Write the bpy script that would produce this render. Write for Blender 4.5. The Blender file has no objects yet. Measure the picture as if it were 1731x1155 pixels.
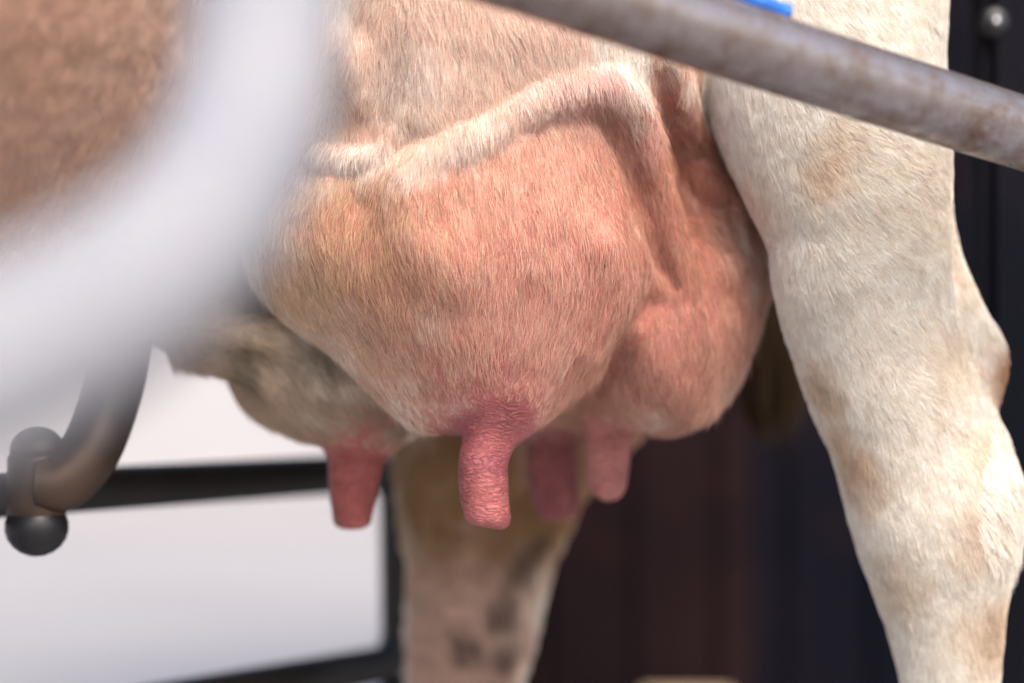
import bpy, bmesh, math, random
import numpy as np
from mathutils import Vector, Matrix, kdtree

R = math.radians
random.seed(7)
rng = np.random.default_rng(7)
scene = bpy.context.scene
COL = scene.collection

# ------------------------------------------------------------------ camera
U = 0.35e-3          # metres per photograph pixel in the plane of focus
D0 = 1.43            # distance to the plane of focus (y = 0)
H = 0.58             # height of the lens above the ground
cam_d = bpy.data.cameras.new('camera')
cam = bpy.data.objects.new('camera', cam_d)
COL.objects.link(cam)
cam.location = (0, -D0, H)
cam.rotation_euler = (R(90), 0, 0)
cam_d.sensor_width = 36
cam_d.lens = 36 * D0 / (1731 * U)
cam_d.clip_start = 0.05
cam_d.clip_end = 400
cam_d.dof.use_dof = True
cam_d.dof.focus_distance = D0 - 0.012
cam_d.dof.aperture_fstop = 2.0
scene.camera = cam

# ------------------------------------------------------------------ sky and sun
SUN_EL, SUN_AZ = R(48), R(24)      # azimuth: from behind the camera, to its right
world = bpy.data.worlds.new('World')
scene.world = world
world.use_nodes = True
wn = world.node_tree
sky = wn.nodes.new('ShaderNodeTexSky')
sky.sky_type = 'NISHITA'
sky.sun_disc = False
sky.sun_elevation = SUN_EL
sky.dust_density = 4.0
sky.air_density = 1.2
bg = wn.nodes['Background']
bg.inputs['Strength'].default_value = 0.15
wn.links.new(sky.outputs['Color'], bg.inputs['Color'])
sun_d = bpy.data.lights.new('sun', 'SUN')
sun_d.energy = 1.4
sun_d.angle = R(24)
sun_d.color = (1.0, 0.91, 0.80)
sun = bpy.data.objects.new('sun', sun_d)
COL.objects.link(sun)
sv = Vector((math.sin(SUN_AZ) * math.cos(SUN_EL), -math.cos(SUN_AZ) * math.cos(SUN_EL), math.sin(SUN_EL)))
sun.rotation_euler = sv.to_track_quat('Z', 'Y').to_euler()
sun.location = sv * 30
sky.sun_rotation = math.atan2(sv.x, sv.y)

scene.view_settings.view_transform = 'Standard'
scene.view_settings.look = 'None'
scene.view_settings.exposure = 1.22
scene.view_settings.gamma = 1
scene.view_settings.use_curve_mapping = False
scene.cycles.use_denoising = True
scene.cycles.max_bounces = 8
scene.cycles_curves.shape = 'RIBBONS'
scene.cycles_curves.subdivisions = 2


# ------------------------------------------------------------------ helpers
def P(px, py, dy):
    """the point in the place that stands dy metres behind the plane of focus"""
    s = U * (D0 + dy) / D0
    return np.array([(px - 865.5) * s, dy, H + (577.5 - py) * s])


def S(dy):
    return U * (D0 + dy) / D0


LATTICE = np.random.default_rng(99).random(64 ** 3).astype(np.float32)


def vnoise(p, scale, seed=0):
    """value noise, 0..1"""
    q = (p / scale + np.array([seed * 7.31, seed * 3.77, seed * 5.13])).astype(np.float32)
    f = np.floor(q)
    t = q - f
    t = t * t * (3 - 2 * t)
    f = f.astype(np.int32)
    ii = [(f[:, 0] & 63) * 4096, ((f[:, 0] + 1) & 63) * 4096]
    jj = [(f[:, 1] & 63) * 64, ((f[:, 1] + 1) & 63) * 64]
    kk = [f[:, 2] & 63, (f[:, 2] + 1) & 63]
    tx, ty, tz_ = t[:, 0], t[:, 1], t[:, 2]
    r = 0
    for a in (0, 1):
        for b in (0, 1):
            v0 = LATTICE[ii[a] + jj[b] + kk[0]]; v1 = LATTICE[ii[a] + jj[b] + kk[1]]
            r = r + (tx if a else 1 - tx) * (ty if b else 1 - ty) * (v0 + (v1 - v0) * tz_)
    return r.astype(float)


def tag(o, label=None, cat=None, group=None, kind=None):
    if label: o['label'] = label
    if cat: o['category'] = cat
    if group: o['group'] = group
    if kind: o['kind'] = kind
    return o


def empty(name, loc):
    o = bpy.data.objects.new(name, None)
    o.location = loc
    o.empty_display_size = 0.1
    COL.objects.link(o)
    return o


def link(name, me, mat, parent=None, smooth=True):
    o = bpy.data.objects.new(name, me)
    COL.objects.link(o)
    if mat: me.materials.append(mat)
    if smooth:
        me.polygons.foreach_set('use_smooth', [True] * len(me.polygons))
    if parent:
        o.parent = parent
        o.matrix_parent_inverse = parent.matrix_basis.inverted()
    return o


# ------------------------------------------------------------------ materials
class N:
    def __init__(self, name):
        self.m = bpy.data.materials.new(name)
        self.m.use_nodes = True
        self.t = self.m.node_tree
        self.b = self.t.nodes['Principled BSDF']
        self.out = self.t.nodes['Material Output']

    def n(self, typ, **kw):
        x = self.t.nodes.new(typ)
        for k, v in kw.items():
            if k.startswith('i_'):
                x.inputs[k[2:].replace('_', ' ')].default_value = v
            else:
                setattr(x, k, v)
        return x

    def l(self, a, b):
        self.t.links.new(a, b)

    def noise(self, vec, scale, detail=4, rough=0.55, dist=0.0):
        x = self.n('ShaderNodeTexNoise')
        x.inputs['Scale'].default_value = scale
        x.inputs['Detail'].default_value = detail
        x.inputs['Roughness'].default_value = rough
        x.inputs['Distortion'].default_value = dist
        if vec is not None: self.l(vec, x.inputs['Vector'])
        return x.outputs['Fac']

    def ramp(self, fac, stops):
        r = self.n('ShaderNodeValToRGB')
        e = r.color_ramp.elements
        while len(e) < len(stops): e.new(0.5)
        for q, (p, c) in zip(e, stops):
            q.position = p
            q.color = (c, c, c, 1) if not hasattr(c, '__len__') else (*c, 1)
        self.l(fac, r.inputs['Fac'])
        return r.outputs['Color']

    def mix(self, fac, a, b, mode='MIX'):
        x = self.n('ShaderNodeMix', data_type='RGBA', blend_type=mode)
        for s, v in ((0, fac), (6, a), (7, b)):
            if hasattr(v, 'links') or hasattr(v, 'is_linked'):
                self.l(v, x.inputs[s])
            elif s == 0:
                x.inputs[0].default_value = v
            else:
                x.inputs[s].default_value = (*v, 1)
        return x.outputs[2]

    def bump(self, h, strength, dist=0.001):
        x = self.n('ShaderNodeBump')
        x.inputs['Strength'].default_value = strength
        x.inputs['Distance'].default_value = dist
        self.l(h, x.inputs['Height'])
        self.l(x.outputs['Normal'], self.b.inputs['Normal'])
        return x

    def obj(self):
        return self.n('ShaderNodeTexCoord').outputs['Object']

    def set(self, **kw):
        for k, v in kw.items():
            self.b.inputs[k.replace('_', ' ')].default_value = v


# turns the rail's run onto the x axis, for scratches along it
RAIL_TURN = (0.0, math.atan2(-0.075, 0.35), math.atan2(-0.16, 0.31))


def mat_galvanised():
    m = N('galvanised_steel')
    v = m.obj()
    big = m.noise(v, 9, 5, 0.6, 0.3)
    fine = m.noise(v, 90, 4, 0.6)
    dirt = m.ramp(m.noise(v, 34, 10, 0.78, 0.2), [(0.42, 0), (0.64, 1)])
    ml = m.n('ShaderNodeMapping')
    ml.inputs['Rotation'].default_value = tuple(RAIL_TURN)
    m.l(v, ml.inputs['Vector'])
    ms = m.n('ShaderNodeMapping')
    ms.inputs['Scale'].default_value = (9, 160, 160)
    m.l(ml.outputs['Vector'], ms.inputs['Vector'])
    scr = m.ramp(m.noise(ms.outputs['Vector'], 1.0, 5, 0.6), [(0.40, 0), (0.75, 1)])
    base = m.mix(fine, (0.24, 0.24, 0.27), (0.42, 0.415, 0.46))
    base = m.mix(big, base, (0.21, 0.17, 0.155))
    base = m.mix(m.mix(0.5, (0, 0, 0), scr), base, (0.17, 0.125, 0.10))
    base = m.mix(dirt, base, (0.12, 0.07, 0.045))
    m.l(base, m.b.inputs['Base Color'])
    m.set(Metallic=0.7)
    m.l(m.ramp(dirt, [(0, 0.27), (1, 0.55)]), m.b.inputs['Roughness'])
    m.bump(fine, 0.25, 0.0008)
    return m.m


def mat_zinc_pale():
    m = N('pale_painted_steel')
    v = m.obj()
    a = m.ramp(m.noise(v, 14, 5), [(0.35, 0), (0.65, 1)])
    base = m.mix(a, (0.215, 0.217, 0.247), (0.25, 0.248, 0.27))
    m.l(base, m.b.inputs['Base Color'])
    m.set(Roughness=0.8)
    m.b.inputs['Specular IOR Level'].default_value = 0.2
    return m.m


def mat_dark_steel(name, c1, c2, rough=0.4, metal=0.6):
    m = N(name)
    v = m.obj()
    a = m.ramp(m.noise(v, 14, 5, 0.6, 0.4), [(0.35, 0), (0.65, 1)])
    m.l(m.mix(a, c1, c2), m.b.inputs['Base Color'])
    m.set(Roughness=rough, Metallic=metal)
    m.bump(m.noise(v, 120, 3), 0.2, 0.0008)
    return m.m


def mat_wall(name='dark_sheet_metal', c1=(0.0018, 0.0024, 0.006), c2=(0.007, 0.005, 0.009)):
    m = N(name)
    v = m.obj()
    r = m.ramp(m.noise(v, 2.6, 5, 0.6, 0.8), [(0.42, 0), (0.68, 1)])
    c = m.mix(r, c1, c2)
    c = m.mix(m.ramp(m.noise(v, 7, 6, 0.7, 1.2), [(0.58, 0), (0.74, 1)]), c, (0.022, 0.009, 0.009))
    m.l(c, m.b.inputs['Base Color'])
    m.set(Roughness=0.55)
    m.b.inputs['Specular IOR Level'].default_value = 0.06
    m.bump(m.noise(v, 60, 3), 0.2, 0.001)
    return m.m


def mat_ground():
    m = N('dry_concrete')
    v = m.obj()
    a = m.noise(v, 0.8, 6, 0.6)
    b = m.noise(v, 30, 4, 0.6)
    c = m.mix(m.ramp(a, [(0.3, 0), (0.7, 1)]), (0.25, 0.24, 0.245), (0.32, 0.305, 0.305))
    c = m.mix(m.ramp(b, [(0.5, 0), (0.9, 0.35)]), c, (0.40, 0.34, 0.28))
    m.l(c, m.b.inputs['Base Color'])
    m.set(Roughness=0.9)
    m.bump(b, 0.4, 0.004)
    return m.m


def mat_plain(name, col, rough=0.7, nscale=20, var=0.25):
    m = N(name)
    v = m.obj()
    a = m.noise(v, nscale, 5)
    d = tuple(c * (1 - var) for c in col)
    l_ = tuple(min(1, c * (1 + var)) for c in col)
    m.l(m.mix(a, d, l_), m.b.inputs['Base Color'])
    m.set(Roughness=rough)
    m.bump(a, 0.2, 0.002)
    return m.m


def mat_skin():
    m = N('cow_skin')
    v = m.obj()
    at = m.n('ShaderNodeAttribute', attribute_name='skin')
    te = m.n('ShaderNodeAttribute', attribute_name='teat')
    fine = m.noise(v, 260, 5, 0.65)
    mid = m.noise(v, 60, 5, 0.6)
    c = m.mix(m.ramp(fine, [(0.3, 0), (0.75, 0.45)]), at.outputs['Color'],
              m.mix(0.7, at.outputs['Color'], (0.30, 0.10, 0.09)))
    # crosswise creases of the bare teat skin
    mp = m.n('ShaderNodeMapping')
    mp.inputs['Scale'].default_value = (0.5, 0.5, 2.1)
    mp.inputs['Rotation'].default_value = (R(14), R(10), 0)
    m.l(v, mp.inputs['Vector'])
    vo = m.n('ShaderNodeTexVoronoi', feature='DISTANCE_TO_EDGE')
    vo.inputs['Scale'].default_value = 230
    wv = m.n('ShaderNodeVectorMath', operation='ADD')
    nz = m.n('ShaderNodeTexNoise')
    nz.inputs['Scale'].default_value = 90
    nz.inputs['Detail'].default_value = 3
    m.l(mp.outputs['Vector'], nz.inputs['Vector'])
    sc = m.n('ShaderNodeVectorMath', operation='SCALE')
    sc.inputs['Scale'].default_value = 0.024
    m.l(nz.outputs['Color'], sc.inputs[0])
    m.l(mp.outputs['Vector'], wv.inputs[0])
    m.l(sc.outputs['Vector'], wv.inputs[1])
    m.l(wv.outputs['Vector'], vo.inputs['Vector'])
    cre = m.ramp(vo.outputs['Distance'], [(0.0, 0.1), (0.26, 1)])
    cmask = m.ramp(m.noise(v, 55, 3, 0.5), [(0.40, 0.05), (0.60, 1)])
    tm_ = m.n('ShaderNodeMath', operation='MULTIPLY')
    m.l(cmask, tm_.inputs[0]); m.l(te.outputs['Fac'], tm_.inputs[1])
    creT = m.mix(tm_.outputs[0], (1, 1, 1), cre)
    c = m.mix(creT, m.mix(0.75, c, (0.11, 0.022, 0.03)), c)
    # specks of dirt
    sp = m.n('ShaderNodeTexVoronoi')
    sp.inputs['Scale'].default_value = 85
    m.l(v, sp.inputs['Vector'])
    wn_ = m.n('ShaderNodeTexWhiteNoise')
    m.l(sp.outputs['Position'], wn_.inputs['Vector'])
    g = m.n('ShaderNodeMath', operation='GREATER_THAN')
    g.inputs[1].default_value = 0.80
    m.l(wn_.outputs['Value'], g.inputs[0])
    s2 = m.n('ShaderNodeMath', operation='LESS_THAN')
    s2.inputs[1].default_value = 0.085
    m.l(sp.outputs['Distance'], s2.inputs[0])
    mu = m.n('ShaderNodeMath', operation='MULTIPLY')
    m.l(g.outputs[0], mu.inputs[0]); m.l(s2.outputs[0], mu.inputs[1])
    c = m.mix(mu.outputs[0], c, (0.03, 0.025, 0.012))
    m.l(c, m.b.inputs['Base Color'])
    hh = m.mix(te.outputs['Fac'], fine, m.mix(0.3, cre, mid))
    m.bump(hh, 0.85, 0.0015)
    m.set(Roughness=0.5)
    m.b.inputs['Specular IOR Level'].default_value = 0.35
    m.b.inputs['Subsurface Weight'].default_value = 0.12
    m.b.inputs['Subsurface Radius'].default_value = (1.0, 0.35, 0.2)
    m.b.inputs['Subsurface Scale'].default_value = 0.004
    return m.m


def mat_hair():
    m = N('coat_hair')
    t = m.t
    t.nodes.remove(m.b)
    at = m.n('ShaderNodeAttribute', attribute_name='hcol')
    d = m.n('ShaderNodeBsdfDiffuse')
    tr = m.n('ShaderNodeBsdfTranslucent')
    gl = m.n('ShaderNodeBsdfHair', component='Reflection')
    gl.inputs['RoughnessU'].default_value = 0.35
    gl.inputs['RoughnessV'].default_value = 0.6
    m.l(at.outputs['Color'], d.inputs['Color'])
    m.l(at.outputs['Color'], tr.inputs['Color'])
    m.l(at.outputs['Color'], gl.inputs['Color'])
    m1 = m.n('ShaderNodeMixShader'); m1.inputs[0].default_value = 0.35
    m.l(d.outputs[0], m1.inputs[1]); m.l(tr.outputs[0], m1.inputs[2])
    m2 = m.n('ShaderNodeMixShader'); m2.inputs[0].default_value = 0.18
    m.l(m1.outputs[0], m2.inputs[1]); m.l(gl.outputs[0], m2.inputs[2])
    m.l(m2.outputs[0], m.out.inputs['Surface'])
    return m.m


M = dict(
    galv=mat_galvanised(), pale=mat_zinc_pale(),
    gate=mat_dark_steel('dark_gate_steel', (0.005, 0.0045, 0.005), (0.013, 0.009, 0.008), 0.5, 0.1),
    hook=mat_dark_steel('brown_worn_steel', (0.022, 0.014, 0.012), (0.075, 0.048, 0.034), 0.45, 0.55),
    ball=mat_dark_steel('black_knob', (0.004, 0.004, 0.006), (0.010, 0.010, 0.013), 0.4, 0.1),
    wall=mat_wall(), ground=mat_ground(),
    plaster=mat_plain('white_render', (0.36, 0.35, 0.365), 0.9, 1.5, 0.06),
    blue=mat_plain('blue_rope_fibre', (0.02, 0.14, 0.55), 0.6, 200, 0.3),
    wood=mat_plain('weathered_timber', (0.42, 0.30, 0.19), 0.8, 25, 0.3),
    hoof=mat_plain('hoof_horn', (0.10, 0.075, 0.06), 0.5, 60, 0.3),
    skin=mat_skin(), hair=mat_hair(),
)


# ------------------------------------------------------------------ setting
def sheet(name, x0, x1, y0, y1, z, mat, n=2):
    bm = bmesh.new()
    vs = [bm.verts.new(p) for p in ((x0, y0, z), (x1, y0, z), (x1, y1, z), (x0, y1, z))]
    bm.faces.new(vs)
    me = bpy.data.meshes.new(name)
    bm.to_mesh(me); bm.free()
    return link(name, me, mat, smooth=False)


g = sheet('ground', -60, 60, -30, 120, 0.0, M['ground'])
tag(g, kind='structure')


def box_mesh(name, x0, x1, y0, y1, z0, z1, bev=0.0):
    bm = bmesh.new()
    bmesh.ops.create_cube(bm, size=1)
    for v in bm.verts:
        v.co = Vector(((x0 + x1) / 2 + v.co.x * (x1 - x0), (y0 + y1) / 2 + v.co.y * (y1 - y0), (z0 + z1) / 2 + v.co.z * (z1 - z0)))
    if bev:
        bmesh.ops.bevel(bm, geom=bm.edges[:], offset=bev, segments=2, affect='EDGES')
    me = bpy.data.meshes.new(name)
    bm.to_mesh(me); bm.free()
    return me


# pale rendered wall across the yard
yw = link('yard_wall', box_mesh('yard_wall', -9, 9, 8.0, 8.2, 0, 2.6, 0.01), M['plaster'], smooth=False)
tag(yw, 'pale white rendered wall across the yard, behind the gate', 'wall')

# dark profiled sheet wall behind the cow
WALL_Y = 1.15


def sheet_profile(width, depth, zh):
    """one wide-ribbed sheet, standing along x"""
    bm = bmesh.new()
    pts = []
    nr = 4
    pw = width / nr
    for i in range(nr):
        x = i * pw
        pts += [(x, 0), (x + pw * 0.55, 0), (x + pw * 0.65, -depth), (x + pw * 0.90, -depth)]
    pts.append((width, 0))
    th = 0.002
    front = [(a, b) for a, b in pts]
    back = [(a, b + th) for a, b in pts]
    vb = []
    for z in (0, zh):
        vb.append([bm.verts.new((a, b, z)) for a, b in front] + [bm.verts.new((a, b, z)) for a, b in reversed(back)])
    n = len(vb[0])
    for i in range(n):
        j = (i + 1) % n
        bm.faces.new((vb[0][i], vb[0][j], vb[1][j], vb[1][i]))
    bmesh.ops.recalc_face_normals(bm, faces=bm.faces[:])
    me = bpy.data.meshes.new('sheet')
    bm.to_mesh(me); bm.free()
    return me


wall = empty('sheet_metal_wall', (P(700, 577, WALL_Y)[0], WALL_Y, 0))
tag(wall, 'dark ribbed sheet metal wall behind the cow', 'wall')
sm = [sheet_profile(0.36, 0.009, 2.3) for _ in range(2)]
sm[0].materials.append(mat_wall('rust_brown_sheet', (0.009, 0.0045, 0.0058), (0.020, 0.0088, 0.0095)))
sm[1].materials.append(M['wall'])
for i in range(8):
    o = bpy.data.objects.new('sheet', sm[0 if i == 0 else 1])
    COL.objects.link(o)
    o.parent = wall
    o.location = (i * 0.345, 0.005 * (i % 2), 0.0)


# ------------------------------------------------------------------ pipes
def tube_mesh(name, pts, rad, seg=20, res=10, closed=False, fillet=None, cap=True):
    """a round bar swept through pts; corners are rounded by fillet"""
    pts = [Vector(p) for p in pts]
    if fillet:
        out = [pts[0]]
        for i in range(1, len(pts) - 1):
            a, b, c = pts[i - 1], pts[i], pts[i + 1]
            f = min(fillet, (a - b).length * 0.49, (c - b).length * 0.49)
            p0 = b + (a - b).normalized() * f
            p1 = b + (c - b).normalized() * f
            for k in range(res + 1):
                t = k / res
                out.append(p0 * (1 - t) ** 2 + b * 2 * t * (1 - t) + p1 * t * t)
        out.append(pts[-1])
        pts = out
    n = len(pts)
    rr = rad if hasattr(rad, '__len__') else [rad] * n
    bm = bmesh.new()
    rings = []
    nrm = None
    for i in range(n):
        if i == 0: tdir = pts[1] - pts[0]
        elif i == n - 1: tdir = pts[-1] - pts[-2]
        else: tdir = (pts[i] - pts[i - 1]).normalized() + (pts[i + 1] - pts[i]).normalized()
        tdir.normalize()
        if nrm is None:
            nrm = tdir.orthogonal().normalized()
        else:
            nrm = (nrm - tdir * nrm.dot(tdir)).normalized()
        bi = tdir.cross(nrm)
        rings.append([bm.verts.new(pts[i] + (nrm * math.cos(2 * math.pi * k / seg) + bi * math.sin(2 * math.pi * k / seg)) * rr[i]) for k in range(seg)])
    for i in range(n - 1):
        for k in range(seg):
            k2 = (k + 1) % seg
            bm.faces.new((rings[i][k], rings[i][k2], rings[i + 1][k2], rings[i + 1][k]))
    if cap:
        bm.faces.new(list(reversed(rings[0])))
        bm.faces.new(rings[-1])
    me = bpy.data.meshes.new(name)
    bm.to_mesh(me); bm.free()
    return me


def spline(pts, res=12):
    pts = [Vector(p) for p in pts]
    q = [pts[0] * 2 - pts[1]] + pts + [pts[-1] * 2 - pts[-2]]
    out = []
    for i in range(1, len(q) - 2):
        for k in range(res):
            t = k / res
            a, b, c, d = q[i - 1], q[i], q[i + 1], q[i + 2]
            out.append(0.5 * ((2 * b) + (c - a) * t + (2 * a - 5 * b + 4 * c - d) * t * t + (3 * b - a - 3 * c + d) * t ** 3))
    out.append(pts[-1])
    return out


# the sloping side rail of the stall
A = Vector(P(1731, 226, -0.055)); B = Vector(P(900, -40, -0.215))
dirv = (A - B).normalized()
r_end = A + dirv * 0.55
l_end = B - dirv * 0.85
rail = empty('stall_rail', (r_end.x, r_end.y, 0))
tag(rail, 'sloping galvanised pipe rail with rusty dirt crossing above the udder', 'rail')
link('pipe', tube_mesh('pipe', [l_end, B, A, r_end], 0.0208, 32), M['galv'], rail)
for e in (l_end, r_end):
    link('post', tube_mesh('post', [(e.x, e.y, 0), (e.x, e.y, e.z + 0.06)], 0.03, 24), M['galv'], rail)

# blue rope on the rail
c0 = B + dirv * 0.118
rp = []
for k in range(60):
    t = k / 59
    p = c0 + dirv * (0.046 * t) + Vector((0, 0.002, 0.0208 + 0.0045)) + Vector((0, 0.004 * math.sin(t * 9), 0.0006 * math.sin(t * 7)))
    rp.append(p)
rope = link('rope', tube_mesh('rope', rp, 0.0045, 12), M['blue'])
tag(rope, 'short bright blue rope lying on top of the sloping rail', 'rope')

# big bent pipe close to the lens
bp = [P(452, -1500, -0.66), P(455, -250, -0.66), P(447, 0, -0.67), P(420, 190, -0.70), P(346, 355, -0.74), P(215, 484, -0.79), P(60, 575, -0.83), P(-120, 655, -0.86), P(-400, 760, -0.87),
      P(-640, 940, -0.87), P(-720, 1300, -0.87)]
bp.append(np.array([bp[-1][0] - 0.005, -0.87, 0.0]))
bp = [Vector(p) for p in bp]
bent = link('bent_pipe', tube_mesh('bent_pipe', spline(bp, 10), 0.0235, 32), M['pale'])
tag(bent, 'pale grey bent pipe sweeping down past the lens, strongly blurred', 'pipe')


# ------------------------------------------------------------------ gate behind the cow
def gp(px, py):
    """a point on the plane in which the gate stands"""
    dy = 0.24 + (px - 150) * 0.0005
    return Vector(P(px, py, dy))


gate = empty('pipe_gate', (gp(668, 800).x, gp(668, 800).y, 0))
tag(gate, 'dark pipe gate frame standing in front of the white yard', 'gate')
fr = [gp(-900, 880), gp(-300, 855), gp(672, 796), gp(676, 1118), gp(-300, 1290), gp(-900, 1410)]
link('frame', tube_mesh('frame', fr, 0.0150, 24, 10, fillet=0.03), M['gate'], gate)
q = gp(676, 1118)
link('leg', tube_mesh('leg', [(q.x, q.y, 0), (q.x, q.y, q.z - 0.012)], 0.0165, 20), M['gate'], gate)
q = gp(-900, 1410)
link('leg', tube_mesh('leg', [(q.x, q.y, 0), (q.x, q.y, gp(-900, 880).z + 0.0166)], 0.019, 20), M['gate'], gate)


def lathe(name, prof, seg=28):
    bm = bmesh.new()
    rings = []
    for r_, z in prof:
        if r_ < 1e-6:
            rings.append([bm.verts.new((0, 0, z))])
        else:
            rings.append([bm.verts.new((r_ * math.cos(2 * math.pi * k / seg), r_ * math.sin(2 * math.pi * k / seg), z)) for k in range(seg)])
    for a, b in zip(rings, rings[1:]):
        for k in range(seg):
            k2 = (k + 1) % seg
            f = []
            if len(a) == 1: f = [a[0], b[k2], b[k]]
            elif len(b) == 1: f = [a[k], a[k2], b[0]]
            else: f = [a[k], a[k2], b[k2], b[k]]
            bm.faces.new(f)
    bmesh.ops.recalc_face_normals(bm, faces=bm.faces[:])
    me = bpy.data.meshes.new(name)
    bm.to_mesh(me); bm.free()
    return me


# hinge hook in front of the gate
HD = 0.075
hs = S(HD)
hook = empty('hook_latch', P(62, 815, HD))
tag(hook, 'brown steel hook pipe curling into a round clamp on the gate', 'latch')
pth = [P(232, 250, HD + 0.02), P(222, 430, HD + 0.02), P(204, 580, HD + 0.015), P(183, 680, HD + 0.01), P(150, 765, HD), P(105, 812, HD - 0.005), P(66, 815, HD - 0.005)]
sp_ = spline([Vector(p) for p in pth], 8)
rr = [hs * (46 + 6 * min(1, i / 20)) for i in range(len(sp_))]
link('arm', tube_mesh('arm', sp_, rr, 28), M['hook'], hook)
c = P(62, 812, HD)
o = link('sleeve', lathe('sleeve', [(hs * 20, hs * -62), (hs * 46, hs * -60), (hs * 50, hs * -52), (hs * 50, hs * 42), (hs * 46, hs * 50), (hs * 20, hs * 52)]), M['hook'], hook)
o.matrix_parent_inverse = Matrix()
dome = [(0, hs * 96)] + [(hs * 46 * math.sin(a), hs * (56 + 40 * math.cos(a))) for a in (0.25, 0.5, 0.75, 1.0, 1.25, 1.5)] + [(hs * 46, hs * 46), (hs * 20, hs * 46)]
o = link('cap', lathe('cap', dome), M['hook'], hook); o.matrix_parent_inverse = Matrix()
ball = [(hs * 20, hs * -55)] + [(hs * 54 * math.sin(a), hs * (-76 + 50 * math.cos(a))) for a in (0.5, 0.8, 1.1, 1.4, 1.7, 2.0, 2.3, 2.6, 2.9)] + [(0, hs * -126)]
o = link('knob', lathe('knob', ball), M['ball'], hook); o.matrix_parent_inverse = Matrix()

# dark post behind the hind leg, with a bolt through it
PD = 0.26
pc = P(1735, 0, PD + 0.03)
post = empty('dark_post', (pc[0], pc[1], 0))
tag(post, 'dark steel post behind the hind leg with a shiny bolt head', 'post')
hw = 85 * S(PD)
o = link('column', box_mesh('column', -hw, hw, -0.03, 0.03, 0, 1.25, 0.008), M['wall'], post, smooth=False)
o.matrix_parent_inverse = Matrix()
bl = P(1680, 38, PD)
bs = mat_dark_steel('bright_bolt_steel', (0.6, 0.62, 0.66), (0.8, 0.8, 0.84), 0.12, 1.0)
for nm, pf, mt in (('washer', [(0.003, 0.0), (0.010, 0.0), (0.011, -0.003), (0.011, -0.006)], M['ball']),
                   ('bolt_head', [(0, 0.0075), (0.002, 0.007), (0.0032, 0.0045), (0.0036, 0.0), (0.0036, -0.002)], bs)):
    o = link(nm, lathe(nm, pf, 18), mt, post)
    o.matrix_parent_inverse = Matrix(); o.rotation_euler = (R(90), 0, 0)
    o.location = (bl[0] - pc[0], bl[1] - pc[1] - 0.003, bl[2])

# timber block against the wall
tz = P(1100, 1163, WALL_Y - 0.06)[2]
x0, x1 = P(1088, 0, WALL_Y - 0.2)[0], P(1262, 0, WALL_Y - 0.2)[0]
tb = link('timber_block', box_mesh('timber_block', x0, x1, WALL_Y - 0.2, WALL_Y - 0.06, 0, tz, 0.006), M['wood'], smooth=False)
tag(tb, 'tan timber block on the ground in front of the dark wall', 'block')

# ------------------------------------------------------------------ the cow: one continuous skin
TH = R(32)
FWD = np.array([-math.cos(TH), -math.sin(TH), 0.0])
LAT = np.array([-math.sin(TH), math.cos(TH), 0.0])      # towards the far side
flank = np.array([-0.02, -0.035, 0.0])
ORG = flank + LAT * 0.32                                # ground point under the axis of the trunk
ROT = np.stack([FWD, -LAT, np.array([0, 0, 1.0])])      # rows: forward, near side, up


def loc(w):
    return (np.atleast_2d(w) - ORG) @ ROT.T


def wrl(l_):
    return np.atleast_2d(l_) @ ROT + ORG


BOX = {}
PR = []     # primitives: (op, kind, data, k, lo, hi)


def add(op, kind, data, k, lo, hi):
    PR.append((op, kind, data, k, lo, hi))


def chain(pts, k=0.02, op='+', world=None, res=3):
    """pts: (px, py, dy, r_px) in photograph pixels, or world (x, y, z, r); a smooth tapering limb through them"""
    ps = []
    for q in pts:
        if world:
            ps.append(np.array(q, float))
        else:
            ps.append(np.array([*P(*q[:3]), q[3] * S(q[2])]))
    q = [ps[0] * 2 - ps[1]] + ps + [ps[-1] * 2 - ps[-2]]
    out = []
    for i in range(1, len(q) - 2):
        for j in range(res):
            t = j / res
            a, b, c_, d = q[i - 1], q[i], q[i + 1], q[i + 2]
            out.append(0.5 * ((2 * b) + (c_ - a) * t + (2 * a - 5 * b + 4 * c_ - d) * t * t + (3 * b - a - 3 * c_ + d) * t ** 3))
    out.append(ps[-1])
    out = np.array(out)
    rs = np.maximum(out[:, 3], 0.001)
    ps = loc(out[:, :3])
    for i in range(len(ps) - 1):
        a, b, ra, rb = ps[i], ps[i + 1], rs[i], rs[i + 1]
        mr = max(ra, rb)
        PR.append((op, 'cap', (a, b, ra, rb), k, np.minimum(a, b) - mr, np.maximum(a, b) + mr, (len(ps) - 1) if i == 0 else 0))


def on_skin(pts):
    """depth of the skin built so far behind each (px, py)"""
    px = np.array([q[0] for q in pts], float); py = np.array([q[1] for q in pts], float)
    d = np.stack([(px - 865.5) * U / D0, np.ones(len(px)), (577.5 - py) * U / D0], -1)
    o_ = np.array([0, -D0, H])
    t = np.full(len(px), 1.0)
    for _ in range(140):
        t += np.clip(sdf(loc(o_ + d * t[:, None])) * 0.8, -0.02, 0.02)
    return t - D0


def local_chain(pts, k=0.02):
    """pts in the cow's own frame: (forward, near, up, r)"""
    chain([(*wrl(np.array(p[:3]))[0], p[3]) for p in pts], k, '+', True, 2)


def ell(px, py, dy, rx, rz, ry, k=0.02, op='+', rot=0.0):
    """ellipsoid: rx, rz in pixels, ry in metres, turned by rot degrees in the picture's plane"""
    c = P(px, py, dy); s = S(dy)
    r = np.array([rx * s, ry, rz * s])
    a = R(rot)
    E = np.array([[math.cos(a), 0, -math.sin(a)], [0, 1, 0], [math.sin(a), 0, math.cos(a)]])   # rows: ellipsoid axes in world
    mr = r.max()
    cl = loc(c)[0]
    PR.append((op, 'ell', (cl, r, E @ ROT.T), k, cl - mr, cl + mr, 1))


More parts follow.
